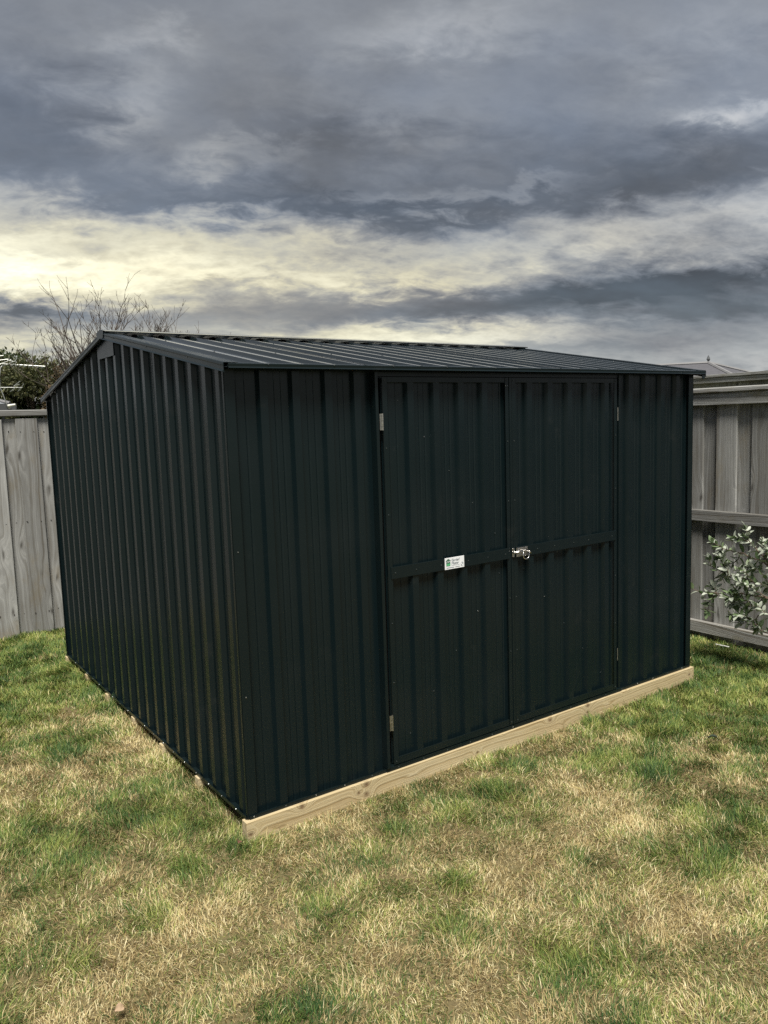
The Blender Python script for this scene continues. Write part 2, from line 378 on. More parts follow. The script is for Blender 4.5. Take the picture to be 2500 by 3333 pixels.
def profile(s0, s1, ribs, top=.034, fl=.010, h=.021, swage=True):
    pts = [(s0, 0.)]; prev = s0
    def pan(a, b):
        if swage and b-a > .07:
            for k in (.36, .68):
                p = a+(b-a)*k
                pts.extend([(p-.006, 0.), (p-.002, -.0022), (p+.002, -.0022), (p+.006, 0.)])
    for c in ribs:
        a = c-top/2-fl; b = c+top/2+fl
        if a < s0+.001:       # rib cut by the sheet edge
            pts[0] = (s0, h); pts.append((c+top/2, h)); pts.append((b, 0.)); prev = b; continue
        pan(prev, a)
        if b > s1-.001:
            pts.extend([(a, 0.), (c-top/2, h), (s1, h)]); prev = None; break
        pts.extend([(a, 0.), (c-top/2, h), (c+top/2, h), (b, 0.)]); prev = b
    if prev is not None:
        pan(prev, s1); pts.append((s1, 0.))
    return pts
def ribbed(name, pts, to3d, nlong, mat_, parent, th=.0012):
    """pts profile; to3d(s, d, j) -> position for row j of nlong rows; closed thin shell"""
    n = len(pts); V = []; F = []
    for side in (0, 1):
        for j in range(nlong):
            for (s, d_) in pts: V.append(to3d(s, d_ - side*th, j))
    base1 = n*nlong
    for j in range(nlong-1):
        for i in range(n-1):
            a = j*n+i; F.append((a, a+1, a+n+1, a+n)); F.append((base1+a, base1+a+n, base1+a+n+1, base1+a+1))
    for i in range(n-1):
        F.append((i, base1+i, base1+i+1, i+1)); a = (nlong-1)*n+i; F.append((a, a+1, base1+a+1, base1+a))
    for j in range(nlong-1):
        F.append((j*n, (j+1)*n, base1+(j+1)*n, base1+j*n)); a = j*n+n-1; F.append((a, base1+a, base1+a+n, a+n))
    mb = MB(); mb.add(V, F)
    return mb.build(name, mat_, parent)

# walls: pan plane sits 18 mm inside the outer corner line, rib tops on it
PT = .021
zt_wall = lambda y: roof_z(min(max(y, .0), SD)) - .006
gr = [.052+.1477*k for k in range(20)] ; gr = [.062]+[.196+.1477*k for k in range(20) if .196+.1477*k < 3.0]
edges = [.006, .79, 1.53, 2.27, SD-.006]
edges = [.006, gr[5]+.012, gr[10]+.012, gr[15]+.012, SD-.006]
for side, nm in ((0, 'left'), (1, 'right')):
    for k in range(4):
        a, b = edges[k], edges[k+1]+(.018 if k < 3 else 0)
        rib = [c for c in gr if a-.02 < c < b+.005]
        lift = .0012*(k % 2)
        # split so the ridge apex stays sharp
        def to3(s, d_, j, side=side, lift=lift):
            x = PT-d_-lift if side == 0 else SW-PT+d_+lift
            return (x, s, .004 if j == 0 else zt_wall(s))
        ribbed('wall_sheet', profile(a, b, rib), to3, 2, STEEL, shed)
def front_sheet(a, b, ribs, flip=False):
    def to3(s, d_, j): return (s, (PT-d_) if not flip else SD-PT+d_, .004 if j == 0 else 1.838)
    return ribbed('wall_sheet', profile(a, b, ribs), to3, 2, STEEL, shed)
front_sheet(.006, .699, [.170, .318, .474, .620])
front_sheet(2.392, SW-.006, [2.485, 2.635, 2.785, 2.935])
for k in range(4): front_sheet(.006+k*.768, min(SW-.006, .006+(k+1)*.768), [.006+k*.768+.08+.1517*i for i in range(5)], True)
# interior floor, so no light comes in from below
MB().box(.03, SW-.03, .03, SD-.03, -.002, .003).build('floor_panel', BLACKIN, shed)

# corner flashings
def corner(x, y, sx, sy_):
    w, t_ = .043, .0015
    mb = MB()
    mb.box(min(x, x+sx*w), max(x, x+sx*w), min(y-sy_*.0025, y+sy_*t_), max(y-sy_*.0025, y+sy_*t_), .002, 1.840)
    mb.box(min(x-sx*.0025, x+sx*t_), max(x-sx*.0025, x+sx*t_), min(y-sy_*.0025, y+sy_*.010), max(y-sy_*.0025, y+sy_*.010), .0022, 1.839)
    mb.build('corner_flashing', TRIM, shed)
for (x, y, a, b) in ((0, 0, 1, 1), (SW, 0, -1, 1), (0, SD, 1, -1), (SW, SD, -1, -1)): corner(x, y, a, b)

# base channels
def channel(name, poly, axis, a0, a1): MB().prism(poly, axis, a0, a1).build(name, TRIM, shed)
ch = lambda o, s: [(o, 0.), (o, .0155), (o+s*.0016, .0155), (o+s*.0016, .0035), (o+s*.03, .0035), (o+s*.03, 0.)]
channel('base_channel', ch(-.0075, 1), 0, .006, .70); channel('base_channel', ch(-.0075, 1), 0, 2.395, SW-.006)
MB().prism([(-.012, 0.), (-.012, .019), (.03, .019), (.03, 0.)], 0, .7005, 2.3945).build('door_sill', TRIM, shed)
channel('base_channel', ch(SD+.0075, -1), 0, .006, SW-.006)
for sgn, xo in ((1, -.0075), (-1, SW+.0075)):
    channel('base_channel', ch(xo, sgn), 1, .004, SD-.004)

# roof sheets
XL, XR = -.018, SW+.038
rx = [.012+.152*k for k in range(21)]
redge = [XL, rx[4]+.018, rx[8]+.018, rx[12]+.018, rx[16]+.018, XR]
for face in (0, 1):
    for k in range(5):
        a, b = redge[k], redge[k+1]+(.014 if k < 4 else 0)
        rib = [c for c in rx if a-.02 < c < b+.01]
        def to3(s, d_, j, face=face, k=k):
            f = (0, .25, .5, .75, 1)[j]; y = -.058 + f*(SD/2+.058-.012)
            wob = 0
            z = roof_z(y)+d_+.0014*(k % 2)+wob
            return (s, y if face == 0 else SD-y, z)
        ribbed('roof_sheet', profile(a, b, rib, .026, .006, RH), to3, 5, ROOF, shed)
# ridge cap: two folded flanges riding on the ribs
zr = SLOPE_R+RH+.015; wcap = .088; dzc = wcap*(SLOPE_R-SLOPE_E)/(SD/2+.06)
yc = SD/2
poly = [(yc-wcap, zr-dzc-.006), (yc-wcap-.0015, zr-dzc), (yc-.02, zr-.0035), (yc, zr+.001), (yc+.02, zr-.0035), (yc+wcap+.0015, zr-dzc), (yc+wcap, zr-dzc-.007), (yc+wcap-.002, zr-dzc-.002), (yc, zr-.003), (yc-wcap+.002, zr-dzc-.002)]
MB().prism(poly, 0, XL-.004, XR+.004).build('ridge_cap', ROOF, shed)
# barge flashings
def barge(xo, s, f):
    """xo outer face, s=+1 faces -x"""
    cs = [(.062, RH+.003), (.004, RH+.0035), (0., RH+.001), (-.0015, RH-.008), (0., RH-.012), (0., -.012), (-.006, -.0185), (.003, -.0215), (.004, -.0185), (.0018, -.0115), (.0018, RH+.0005), (.006, RH+.0015), (.062, RH+.0015)]
    V = []; F = []; n = len(cs)
    ys = [-.060, yc-.006]
    for y in ys:
        for (dx_, dz_) in cs: V.append((xo+s*dx_, y if f == 0 else SD-y, roof_z(y)+dz_))
    F = [tuple(range(n)), tuple(reversed(range(n, 2*n)))] + [(i, n+i, n+(i+1) % n, (i+1) % n) for i in range(n)]
    mb = MB(); mb.add(V, F); return mb.build('barge_flashing', TRIM, shed)
for f in (0, 1):
    barge(XL-.006, 1, f); barge(XR+.006, -1, f)
# folded ends of the ridge cap over the barge joint
for xo, s in ((XL-.0095, 1), (XR+.0095, -1)):
    mb = MB(); k = (SLOPE_R-SLOPE_E)/(SD/2+.06)
    mb.prism([(yc-.062, zr-.062*k-.001), (yc, zr), (yc+.062, zr-.062*k-.001), (yc+.056, zr-.056*k-.036), (yc+.03, zr-.03*k-.044), (yc, zr-.046), (yc-.03, zr-.03*k-.044), (yc-.056, zr-.056*k-.036)], 0, xo, xo+s*.0018)
    mb.build('ridge_end_cap', TRIM, shed)
# gable plates below the apex
for xo, s in ((-.006, 1), (SW+.006, -1)):
    mb = MB(); mb.prism([(yc-.150, 2.012), (yc+.140, 2.012), (yc+.150, 2.022), (yc+.150, roof_z(yc+.15)-.008), (yc, SLOPE_R-.008), (yc-.150, roof_z(yc-.15)-.008)], 0, xo, xo+s*.002)
    mb.build('gable_plate', TRIM, shed)
# eave flashings front and rear
for f in (0, 1):
    cs = [(-.036, SLOPE_E+RH+.0045), (-.060, SLOPE_E+RH-.0005), (-.0625, SLOPE_E+RH-.003), (-.0615, SLOPE_E+.001), (-.0655, SLOPE_E-.0045), (-.058, SLOPE_E-.0075), (-.030, SLOPE_E-.0040), (-.030, SLOPE_E-.0025), (-.057, SLOPE_E-.0055), (-.0590, SLOPE_E+RH-.002), (-.036, SLOPE_E+RH+.003)]
    cs = [((y if f == 0 else SD-y), z) for y, z in cs]
    MB().prism(cs, 0, -.004, XR).build('eave_flashing', TRIM, shed)
MB().prism([(SW+.004, SLOPE_E-.0085), (XR+.004, SLOPE_E-.0085), (XR+.0035, SLOPE_E-.014), (XR-.010, SLOPE_E-.033), (XR-.020, SLOPE_E-.037), (SW+.004, SLOPE_E-.028)], 1, -.060, -.0575).build('barge_return', TRIM, shed)
# soffit closer hidden under the eave
MB().box(.01, SW-.01, .022, .026, 1.80, 1.846).build('eave_closer', TRIM, shed)

# door opening: jambs, header, black shade sheet behind
for a, b, yj in ((.6995, .7150, -.020), (2.377, 2.3915, -.002)):
    MB().box(a, b, yj, .06, .0195, 1.836).build('door_jamb', TRIM, shed)
MB().box(.7155, 2.3765, .004, .05, 1.8185, 1.8375).build('door_header', TRIM, shed)
def door(x0, x1, ribs, hinge_x, hs, hr_):
    z0, z1 = .0245, 1.8145
    def to3(s, d_, j): return (s, .010-d_, z0 if j == 0 else z1)
    dr = ribbed('door', profile(x0, x1, ribs), to3, 2, STEEL, shed)
    yf = -.0125
    def strip(nm, a, b, c, d_, y=yf, t_=.0022): MB().cbox(a, b, y, y+t_, c, d_, .0006).build(nm, TRIM, dr)
    strip('door_stile', x0-.001, x0+.026, z0, z1); strip('door_stile', x1-.022, x1+.001, z0, z1, -.0115, .0018)
    strip('door_rail', x0+.0265, x1-.0265, z1-.024, z1); strip('door_rail', x0+.0265, x1-.0265, z0, z0+.034)
    strip('middle_rail', x0+.014, x1-.014, .905, .960, yf-.0042, .004)
    for z in (1.58, .195):
        mb = MB()
        mb.tube([(hinge_x, yf-.004, z), (hinge_x, yf-.004, z+.074)], .0042*hr_, 10)
        if hr_ > .9: mb.box(min(hinge_x, hinge_x+hs*.015), max(hinge_x, hinge_x+hs*.015), yf-.004, yf-.0025, z+.001, z+.073)
        for kk in (.02, .054): mb.tube([(hinge_x, yf-.004, z+kk-.0008), (hinge_x, yf-.004, z+kk+.0008)], .0047*hr_, 10)
        mb.build('hinge', GALV, dr)
    return dr
door(.7435, 1.5110, [.900, 1.050, 1.201, 1.353], .7365, -1, 1.0)
door(1.5345, 2.3480, [1.660, 1.812, 1.963, 2.115, 2.262], 2.3505, -1, .62)
MB().cbox(1.5150, 1.5305, -.014, .006, .0245, 1.8145, .0008).build('meeting_strip', TRIM, shed)
MB().box(.716, 2.376, .055, .058, .02, 1.836).build('gap_shade_sheet', BLACKIN, shed)  # black sheet added behind the doors, its colour stands in for shade in the gaps

# pad bolt
lt = MB()
yb = -.0185
lt.cbox(1.548, 1.640, yb-.002, yb, .903, .958, .0006)
latch = lt.build('latch', CHROME, shed); latch.scale = (.86, 1, .86); latch.location = (1.522*.14, 0, .934*.14)
b_ = MB(); b_.tube([(1.520, yb-.010, .934), (1.640, yb-.010, .934)], .0058, 12); b_.tube([(1.626, yb-.010, .934), (1.636, yb-.022, .930), (1.642, yb-.024, .918)], .004, 8); b_.build('bolt', CHROME, latch, smooth=True)
for xx in (1.556, 1.602): MB().cbox(xx, xx+.016, yb-.018, yb-.002, .926, .943, .001).build('bolt_guide', CHROME, latch)
b_ = MB(); lp = [(1.604+.030*math.cos(a)*.8+.012, yb-.012, .905-.020*math.sin(a)) for a in np.linspace(0, math.pi, 9)]
b_.tube([(1.640, yb-.012, .934)]+lp+[(1.592, yb-.012, .934)], .0034, 8); b_.build('hasp_loop', CHROME, latch, smooth=True)
b_ = MB(); b_.cbox(1.514, 1.530, yb-.003, yb+.004, .908, .960, .001); b_.tube([(1.522, yb-.003, .934-.001), (1.522, yb-.011, .934)], .009, 12); b_.build('keeper', CHROME, latch)
b_ = MB()
for x, z in ((1.522, .957), (1.522, .910), (1.568, .950), (1.594, .951), (1.628, .949), (1.568, .911), (1.590, .910)): b_.tube([(x, yb-.002, z), (x, yb-.006, z)], [.0052, .0030], 8)
tag(b_.build('latch_screws', CHROME, latch), kind='stuff')

# maker's plate with its print
PLW = simple('white plate', (.80, .82, .84), .35, var=.03); GRN_D = simple('dark green print', (.012, .10, .045), .45, var=.05); GRN_L = simple('light green print', (.10, .42, .20), .45, var=.05); INK = simple('grey print', (.12, .15, .18), .5, var=.05); INKL = simple('pale grey print', (.42, .46, .50), .5, var=.05)
yp = -.0200
pl = MB().cbox(1.070, 1.191, yp, yp+.0022, .9055, .9615, .0005).build('name_plate', PLW, shed)
def quadstrip(name, poly, m_, y, parent): MB().prism(poly, 1, y-.0004, y).build(name, m_, parent)
quadstrip('roof_mark', [(1.0755, .9480), (1.0905, .9575), (1.1055, .9480), (1.1055, .9455), (1.0905, .9550), (1.0755, .9455)], GRN_D, yp-.0004, pl)
quadstrip('house_mark', [(1.078, .9230), (1.103, .9230), (1.103, .9450), (1.0905, .9530), (1.078, .9450)], GRN_D, yp-.0004, pl)
quadstrip('lawn_mark', [(1.0785, .9235), (1.1025, .9235), (1.1025, .9330), (1.094, .9350), (1.086, .9325), (1.0785, .9345)], GRN_L, yp-.0010, pl)
def letters(txt, x, z, size, m_, parent, y, shear=0., sx=1.0):
    cu = bpy.data.curves.new('lettering', 'FONT'); cu.body = txt; cu.size = size; cu.shear = shear; cu.extrude = .0002
    ob = bpy.data.objects.new('tmp', cu); col.objects.link(ob)
    bpy.context.view_layer.update()
    me = bpy.data.meshes.new_from_object(ob.evaluated_get(bpy.context.evaluated_depsgraph_get()))
    bpy.data.objects.remove(ob); bpy.data.curves.remove(cu)
    me.materials.clear(); me.materials.append(m_); me.name = 'lettering'
    o = mesh_obj('lettering', me, None, parent, (x, y, z), (math.pi/2, 0, 0)); o.scale = (sx, 1, 1)
    return o
letters('GM', 1.0795, .9375, .0135, PLW, pl, yp-.0014, .2, 1.05)
letters('Garden', 1.1095, .9425, .0175, INK, pl, yp-.0006, .15, .95)
letters('®', 1.158, .952, .006, INKL, pl, yp-.0006)
letters('Master', 1.1095, .9275, .0175, INK, pl, yp-.0006, .15, .95)
quadstrip('print_line', [(1.110, .9225), (1.160, .9225), (1.160, .9238), (1.110, .9238)], INKL, yp-.0004, pl)
quadstrip('print_line', [(1.079, .9125), (1.127, .9125), (1.127, .9143), (1.079, .9143)], INK, yp-.0004, pl)
quadstrip('print_line', [(1.134, .9125), (1.162, .9125), (1.162, .9143), (1.134, .9143)], INK, yp-.0004, pl)
ring = MB()
for k in range(20):
    a0, a1 = 2*math.pi*k/20, 2*math.pi*(k+1)/20
    ring.prism([(1.1765+r_*math.cos(a), .9225+r_*math.sin(a)) for r_, a in ((.0098, a0), (.0098, a1), (.0088, a1), (.0088, a0))], 1, yp-.0006, yp-.0002)
ring.build('round_mark', INKL, pl)
quadstrip('swoosh_mark', [(1.171, .9165), (1.176, .9180), (1.174, .9205), (1.170, .9195)], INK, yp-.0004, pl)
quadstrip('swoosh_mark', [(1.177, .9245), (1.183, .9235), (1.182, .9285), (1.179, .9290)], INK, yp-.0004, pl)

# screws
sb = MB(); sd = MB()
def scr(mb, x, y, z, nrm, r_=.0036):
    p = Vector((x, y, z)); n_ = Vector(nrm); mb.tube([p, p+n_*.0022], [r_, r_*.75], 7)
for i in range(21):
    x = .025+.1485*i
    if .7 < x < 2.39: (scr(sb if i in (10,) else sd, x, -.012, .009, (0, -1, 0)))
    else: scr(sb if i % 3 != 1 else sd, x, -.0075, .008, (0, -1, 0))
for i in range(21):
    y = .10+.1477*i
    if y < SD-.02: scr(sb if i % 2 == 0 else sd, -.0075, y, .0085, (-1, 0, 0))
for (xa, za, xb, zb) in ((.82, 1.735, 1.46, 1.0), (1.47, .86, .82, .10), (2.27, 1.735, 1.60, 1.02), (1.60, .86, 2.27, .10)):
    for k in range(5):
        t = (k+.15)/4.4; scr(sb if k % 4 == 1 else sd, xa+(xb-xa)*t, .0095, za+(zb-za)*t, (0, -1, 0), .0030)
for x in (.78, .90, 1.05, 1.22, 1.35, 1.47, 1.57, 1.70, 1.83, 1.98, 2.10, 2.30): scr(sd, x, -.0170, .932 if not 1.07 < x < 1.19 else .9, (0, -1, 0), .0030)
for x in (.755, 1.50, 1.545, 2.335):
    for z in (.04, .42, .70, 1.20, 1.50, 1.80): scr(sd, x, -.0127, z, (0, -1, 0), .0030)
for z in (.52, 1.12): scr(sb, .02, -.0027, z-.0, (0, -1, 0), .003)
for i in range(1, 20, 2):
    for yy in (.45, 1.05): scr(sd, rx[i], yy, roof_z(yy)+RH+.001, (0, 0, 1), .0042)
    scr(sd, rx[i], -.0635, SLOPE_E+.010, (0, -1, 0), .003)
for yy in (.3, .8, 1.3, 1.8, 2.3, 2.8): scr(sd, XL-.0065, yy, roof_z(yy), (-1, 0, 0), .003)
scr(sd, XL-.0118, yc-.042, zr-.036, (-1, 0, 0), .003); scr(sb, 1.49, -.013, 1.775, (0, -1, 0), .0030); scr(sb, 1.50, -.013, 1.775, (0, -1, 0), .0030)
tag(sb.build('bright_screws', SCREW, shed), kind='stuff'); tag(sd.build('painted_screws', SCREW_D, shed), kind='stuff')

# ------------------------------------------------------------------ timber base
tb = tag(empty('timber_base', (0, 0, GZ)), 'pale pine joist frame lying on the lawn under the shed', 'timber base')
jm = MB().cbox(-.018, SW+.014, -.0225, .0225, -.092, -.0012, .0012)
jo = jm.build('joist', W_PINE, tb); jo.location = (0, -.001, -GZ)
# the front bearer stands a little proud of the steel
for i, y in enumerate((.52, 1.004, 1.484, 1.985, 2.477, 3.008)):
    o = jo.copy(); link(o, tb); o.location = (random.uniform(-.001, .008), y, -GZ-.0012)

# ------------------------------------------------------------------ fences
nails_y = []
def board_mesh(w, t_, h, mat_, cache={}):
    key = (round(w, 3), t_, round(h, 3), mat_.name)
    if key not in cache:
        o = MB().cbox(-w/2, w/2, -t_/2, t_/2, 0, h, .003).build('paling', mat_); cache[key] = o.data; bpy.data.objects.remove(o)
    return cache[key]
# rear fence, palings on our side, rails behind
rf = tag(empty('paling_fence', (0, 4.08, GZ)), 'weathered grey paling fence behind the shed with capping rail', 'fence', 'paling fences round the lawn')
FT = 1.757
nb = MB()
x = -.030-11*.2685; i = 0
while x < 4.05:
    # 0.165 wide front board then 0.10 showing of the set-back board
    phase = (x+.030)
    w = .166; o = mesh_obj('paling', board_mesh(w, .019, FT-GZ-.02, W_PAL), None, rf, (x+w/2, -.010+random.uniform(-.002, .002), random.uniform(-.004, .004)), (random.uniform(-.002, .002), random.uniform(-.003, .003), 0))
    for zz in (.22, .98, 1.72):
        for q_ in (.03, w-.03): nb.tube([(x+q_+random.uniform(-.008, .008), -.0195, zz+random.uniform(-.015, .015)), (x+q_, -.0212, zz)], .0042, 6)
    w2 = .150; mesh_obj('paling', board_mesh(w2, .019, FT-GZ-.02, W_PAL), None, rf, (x+w+.051, .0155+random.uniform(-.002, .002), random.uniform(-.004, .004)), (0, random.uniform(-.003, .003), 0))
    for zz in (.22, .98, 1.72): nb.tube([(x+w+.05, .006, zz+random.uniform(-.015, .015)), (x+w+.05, .0045, zz)], .0042, 6)
    x += .2685
    i += 1
x0r = -3.2; 
o = MB().cbox(0, 7.2, -.024, .075, 0, .052, .0075).build('capping', W_RAILX, rf); o.location = (-3.1, -.008, FT-GZ+.001)
for zz in (.18, .92, 1.64):
    o = MB().cbox(0, 7.2, 0, .045, 0, .09, .003).build('rail', W_RAILX, rf); o.location = (-3.1, .0245, zz)
tag(nb.build('nails', NAIL, rf), kind='stuff')
# right-hand fence, rails on our side
XF = 3.880
sf = tag(empty('paling_fence', (XF, 0, GZ)), 'weathered grey paling fence right of the shed with rails facing the lawn', 'fence', 'paling fences round the lawn')
for (z0, z1, nm) in ((-.015, .067, 'rail'), (.818, .899, 'rail'), (1.658, 1.7425, 'rail')):
    o = MB().cbox(0, .045, 0, 8.0, 0, z1-z0, .003).build(nm, W_RAILY, sf); o.location = (0, -3.95, z0-GZ)
o = MB().cbox(0, .128, 0, 8.0, 0, .037, .0075).build('capping', W_RAILY, sf); o.location = (-.022, -3.95, 1.7435-GZ)
y = .358-.156; 
hb = 1.742-GZ+.0
def pal_right(yc_, w, dx_):
    o = mesh_obj('paling', board_mesh(w, .019, hb-.012, W_PAL), None, sf, (.0555+dx_+random.uniform(-.003, .003), yc_, .010+random.uniform(-.006, .004)), (random.uniform(-.003, .003), 0, math.pi/2))
y = .202; k = 0
while y > -3.9:
    pal_right(y+.078-.2600*0, .156, .0); pal_right(y-.0555, .136, .0235); y -= .2600
y = .462
while y < 3.9:
    pal_right(y+.078, .156, .0); pal_right(y-.0555, .136, .0235); y += .2600
MB().cbox(.10, .19, 1.55, 1.64, -.05, hb, .004).build('post', W_PAL, sf)
MB().cbox(.10, .19, -1.0, -.91, -.05, hb, .004).build('post', W_PAL, sf)
# the neighbour's fence further off
nf = tag(empty('paling_fence', (8.2, 0, GZ)), 'distant timber fence top seen above the right-hand fence', 'fence', 'paling fences round the lawn')
for (z0, z1, xa, xb) in ((2.048, 2.084, -.02, .16), (1.978, 2.0465, 0, .045)):
    o = MB().cbox(xa, xb, 0, 9.0, 0, z1-z0, .003).build('capping' if z1 > 2.02 else 'rail', W_RAILY, nf); o.location = (0, -4.2, z0-GZ)
for k in range(34):
    mesh_obj('paling', board_mesh(.262, .019, 2.03-GZ, W_PAL), None, nf, (.12, -4.1+.2635*k, 0), (0, 0, math.pi/2))

# ------------------------------------------------------------------ grass
def grass_material():
    m_, t = mat('grass blades')
    a2 = t.node('ShaderNodeAttribute', attribute_type='GEOMETRY', attribute_name='tone'); T = a2.outputs['Fac']
    a3 = t.node('ShaderNodeAttribute', attribute_type='GEOMETRY', attribute_name='tint')
    r_, g_, b_ = t.sep(a3.outputs['Vector'])
    isg = r_
    straw = t.ramp(g_, [(0, (.17, .115, .05)), (.22, (.40, .30, .135)), (.55, (.58, .475, .235)), (1, (.80, .72, .45))])
    green = t.ramp(t.m('ADD', t.m('MULTIPLY', g_, .6), t.m('MULTIPLY', T, .4)), [(0, (.030, .080, .025)), (.3, (.066, .135, .034)), (.55, (.145, .215, .050)), (.8, (.29, .325, .085)), (1, (.44, .44, .15))])
    c = t.mix(isg, straw, green)
    # blade foot: every blade turns brown towards its root
    c = t.mix(t.m('MULTIPLY', t.smooth(b_, .45, .0), .45), c, (.23, .17, .085))
    k = t.lin(T, 0, 1, .86, 1.12); cc = t.vm('SCALE', c); t.l.new(k, cc.node.inputs['Scale'])
    t.put(t.b.inputs['Base Color'], cc); t.b.inputs['Roughness'].default_value = .55; t.b.inputs['Specular IOR Level'].default_value = .3
    tr = t.node('ShaderNodeBsdfTranslucent'); t.l.new(cc, tr.inputs[0])
    ms = t.node('ShaderNodeMixShader'); ms.inputs[0].default_value = .25
    t.l.new(t.b.outputs[0], ms.inputs[1]); t.l.new(tr.outputs[0], ms.inputs[2]); t.l.new(ms.outputs[0], t.out.inputs[0])
    return m_
GRASS = grass_material()
GREEN = [(-.05, 3.05, .6, .6), (-.33, 3.44, .7, .6), (-.35, 2.3, .4, .25), (2.6, -.2, .4, .35), (3.3, -.7, .6, .3), (-.37, 1.44, .24, .55), (-.59, 1.77, .26, .35), (-.18, .24, .20, .50), (-.22, .53, .22, .4), (.79, -.255, .16, .55), (1.03, -.50, .18, .55), (3.12, -.2, .55, .55), (2.78, -.52, .5, .5), (2.37, -.36, .35, .35),
         (.02, -.57, .10, .3), (1.65, -1.23, .25, .45), (.47, -1.31, .12, .5), (-.29, -.98, .10, .45), (-.13, -.58, .12, .2), (1.37, -.22, .14, .5), (-.71, .39, .25, .35), (1.80, -.5, .30, .35), (.31, -.99, .12, .25), (-.29, 2.5, .35, .45), (.63, -.155, .12, .4),
         (3.6, .2, .5, .3), (3.5, -.8, .5, .3), (-.09, .0, .14, .25)]
STRAW = [(-.06, -.93, .16, .35), (-.57, -.34, .3, .3), (.93, -1.41, .2, .35), (.63, -.88, .35, .15), (.03, -.2, .25, .25), (.05, 1.41, .25, .3), (1.275, -.78, .25, .2), (2.185, -.677, .18, .35), (3.74, .40, .10, .6), (-.4, .95, .3, .2)]
cand = rng.uniform((-4.4, -3.0), (5.2, 4.12), (150000, 2))
x, y = cand[:, 0], cand[:, 1]
dv = np.stack([x-CAM.x, y-CAM.y, np.full_like(x, GZ-CAM.z)], -1)
wd = dv @ np.array(FW); uu = dv @ np.array(RT); vv = dv @ np.array(UP)
ok = (wd > .3) & (np.abs(uu) < wd*.493+.8) & (vv > -wd*.657-.5)
ok &= ~((x > .03) & (x < SW+.016) & (y > -.026) & (y < SD+.03)) & (x < 3.9)
dist_ = np.hypot(x-CAM.x, y-CAM.y)
ok &= rng.random(len(x)) < np.clip((3.4/np.maximum(dist_, .1))**1.15, .3, 1)
x, y = x[ok], y[ok]; dist_ = dist_[ok]; nt = len(x)
z = ground_h(x, y)
gr_ = .46 + .70*(fbm(x, y, 1.6, 21)-.5) + 1.0*(fbm(x, y, 5.0, 31)-.5) +   .42*(vnoise(x, y, 10., 35)-.5) + .25*(rng.random(nt)-.5)
for (a, b, s_, A) in GREEN: gr_ += 1.0*A*np.exp(-((x-a)**2+(y-b)**2)/s_**2)
for (a, b, s_, A) in STRAW: gr_ -= A*np.exp(-((x-a)**2+(y-b)**2)/s_**2)
gr_ += .26*np.clip((x-1.9)/1.2, 0, 1) + .28*np.clip((y-1.3)/1.6, 0, 1)
spots = rng.uniform((-2.2, -2.4), (3.8, 3.9), (210, 2)); boost = np.ones(nt)
for k, (a, b) in enumerate(spots):            # coarse green clumps and worn, thin spots
    r_ = rng.uniform(.03, .075); g = np.exp(-((x-a)**2+(y-b)**2)/r_**2)
    if k % 3: gr_ += .8*g; boost *= 1+.75*g
    else: gr_ -= .6*g; boost *= 1-.35*g
gr_ = np.clip(gr_, .03, .97)
lush = np.clip((gr_-.45)/.5, 0, 1)
size_ = (.62+.5*fbm(x, y, 4., 41)+.42*vnoise(x, y, 12., 45)+.22*rng.random(nt))*(1+.40*lush)*boost
edge = np.hypot(np.maximum(np.abs(x-SW/2)-SW/2, 0), np.maximum(np.abs(y-SD/2)-SD/2, 0))
size_ *= np.where(edge < .10, 1.12, 1.0)
tone_ = np.clip(.5+.5*(fbm(x, y, 2.5, 61)-.5)+.9*(vnoise(x, y, 11., 63)-.5)+.4*(rng.random(nt)-.5), 0, 1)
flow = fbm(x, y, .9, 51)*9 + vnoise(x, y, 9., 55)*9 + rng.normal(0, .5, nt)
NB = 16
N = nt*NB; ti = np.repeat(np.arange(nt), NB)
rr = .046*np.sqrt(rng.random(N)); aa = rng.random(N)*2*np.pi
bx, by = x[ti]+rr*np.cos(aa), y[ti]+rr*np.sin(aa)
inside = (bx > np.where(by > .03, .035, -.019)) & (bx < SW+.015) & (by > -.0245) & (by < SD+.03)
keep = ~inside; ti = ti[keep]; bx = bx[keep]; by = by[keep]; N = len(ti); bz = z[ti]-.006
ln = size_[ti]*rng.uniform(.017, .037, N)
heading = np.where(rng.random(N) < .75, flow[ti]+rng.normal(0, .55, N), rng.random(N)*2*np.pi)
lean = rng.uniform(.15, 1.25, N)*(1-.35*lush[ti]); curl = rng.uniform(.15, .95, N)
hw = rng.uniform(.00075, .0015, N)*np.clip(dist_[ti]/3.2, 1, 1.9)
sd_ = heading+np.pi/2+rng.normal(0, .5, N); sx, sy_ = np.cos(sd_)*hw, np.sin(sd_)*hw
def stepv(th, l_): return np.stack([np.sin(th)*np.cos(heading)*l_, np.sin(th)*np.sin(heading)*l_, np.cos(th)*l_], -1)
P0 = np.stack([bx, by, bz], -1); P1 = P0+stepv(lean, ln*.5); P2 = P1+stepv(np.minimum(1.7, lean+curl), ln*.5)
S = np.stack([sx, sy_, np.zeros(N)], -1)
V = np.stack([P0-S, P0+S, P1+S*.9, P1-S*.9, P2], 1).reshape(-1, 3).astype(np.float32)
b0 = np.arange(N)*5
loops = np.stack([b0, b0+1, b0+2, b0+3, b0+3, b0+2, b0+4], -1).ravel().astype(np.int32)
starts = np.stack([np.arange(N)*7, np.arange(N)*7+4], -1).ravel().astype(np.int32)
me = bpy.data.meshes.new('grass'); me.vertices.add(len(V)); me.vertices.foreach_set('co', V.ravel())
me.loops.add(len(loops)); me.loops.foreach_set('vertex_index', loops)
me.polygons.add(len(starts)); me.polygons.foreach_set('loop_start', starts)
me.update(calc_edges=True); me.materials.append(GRASS)
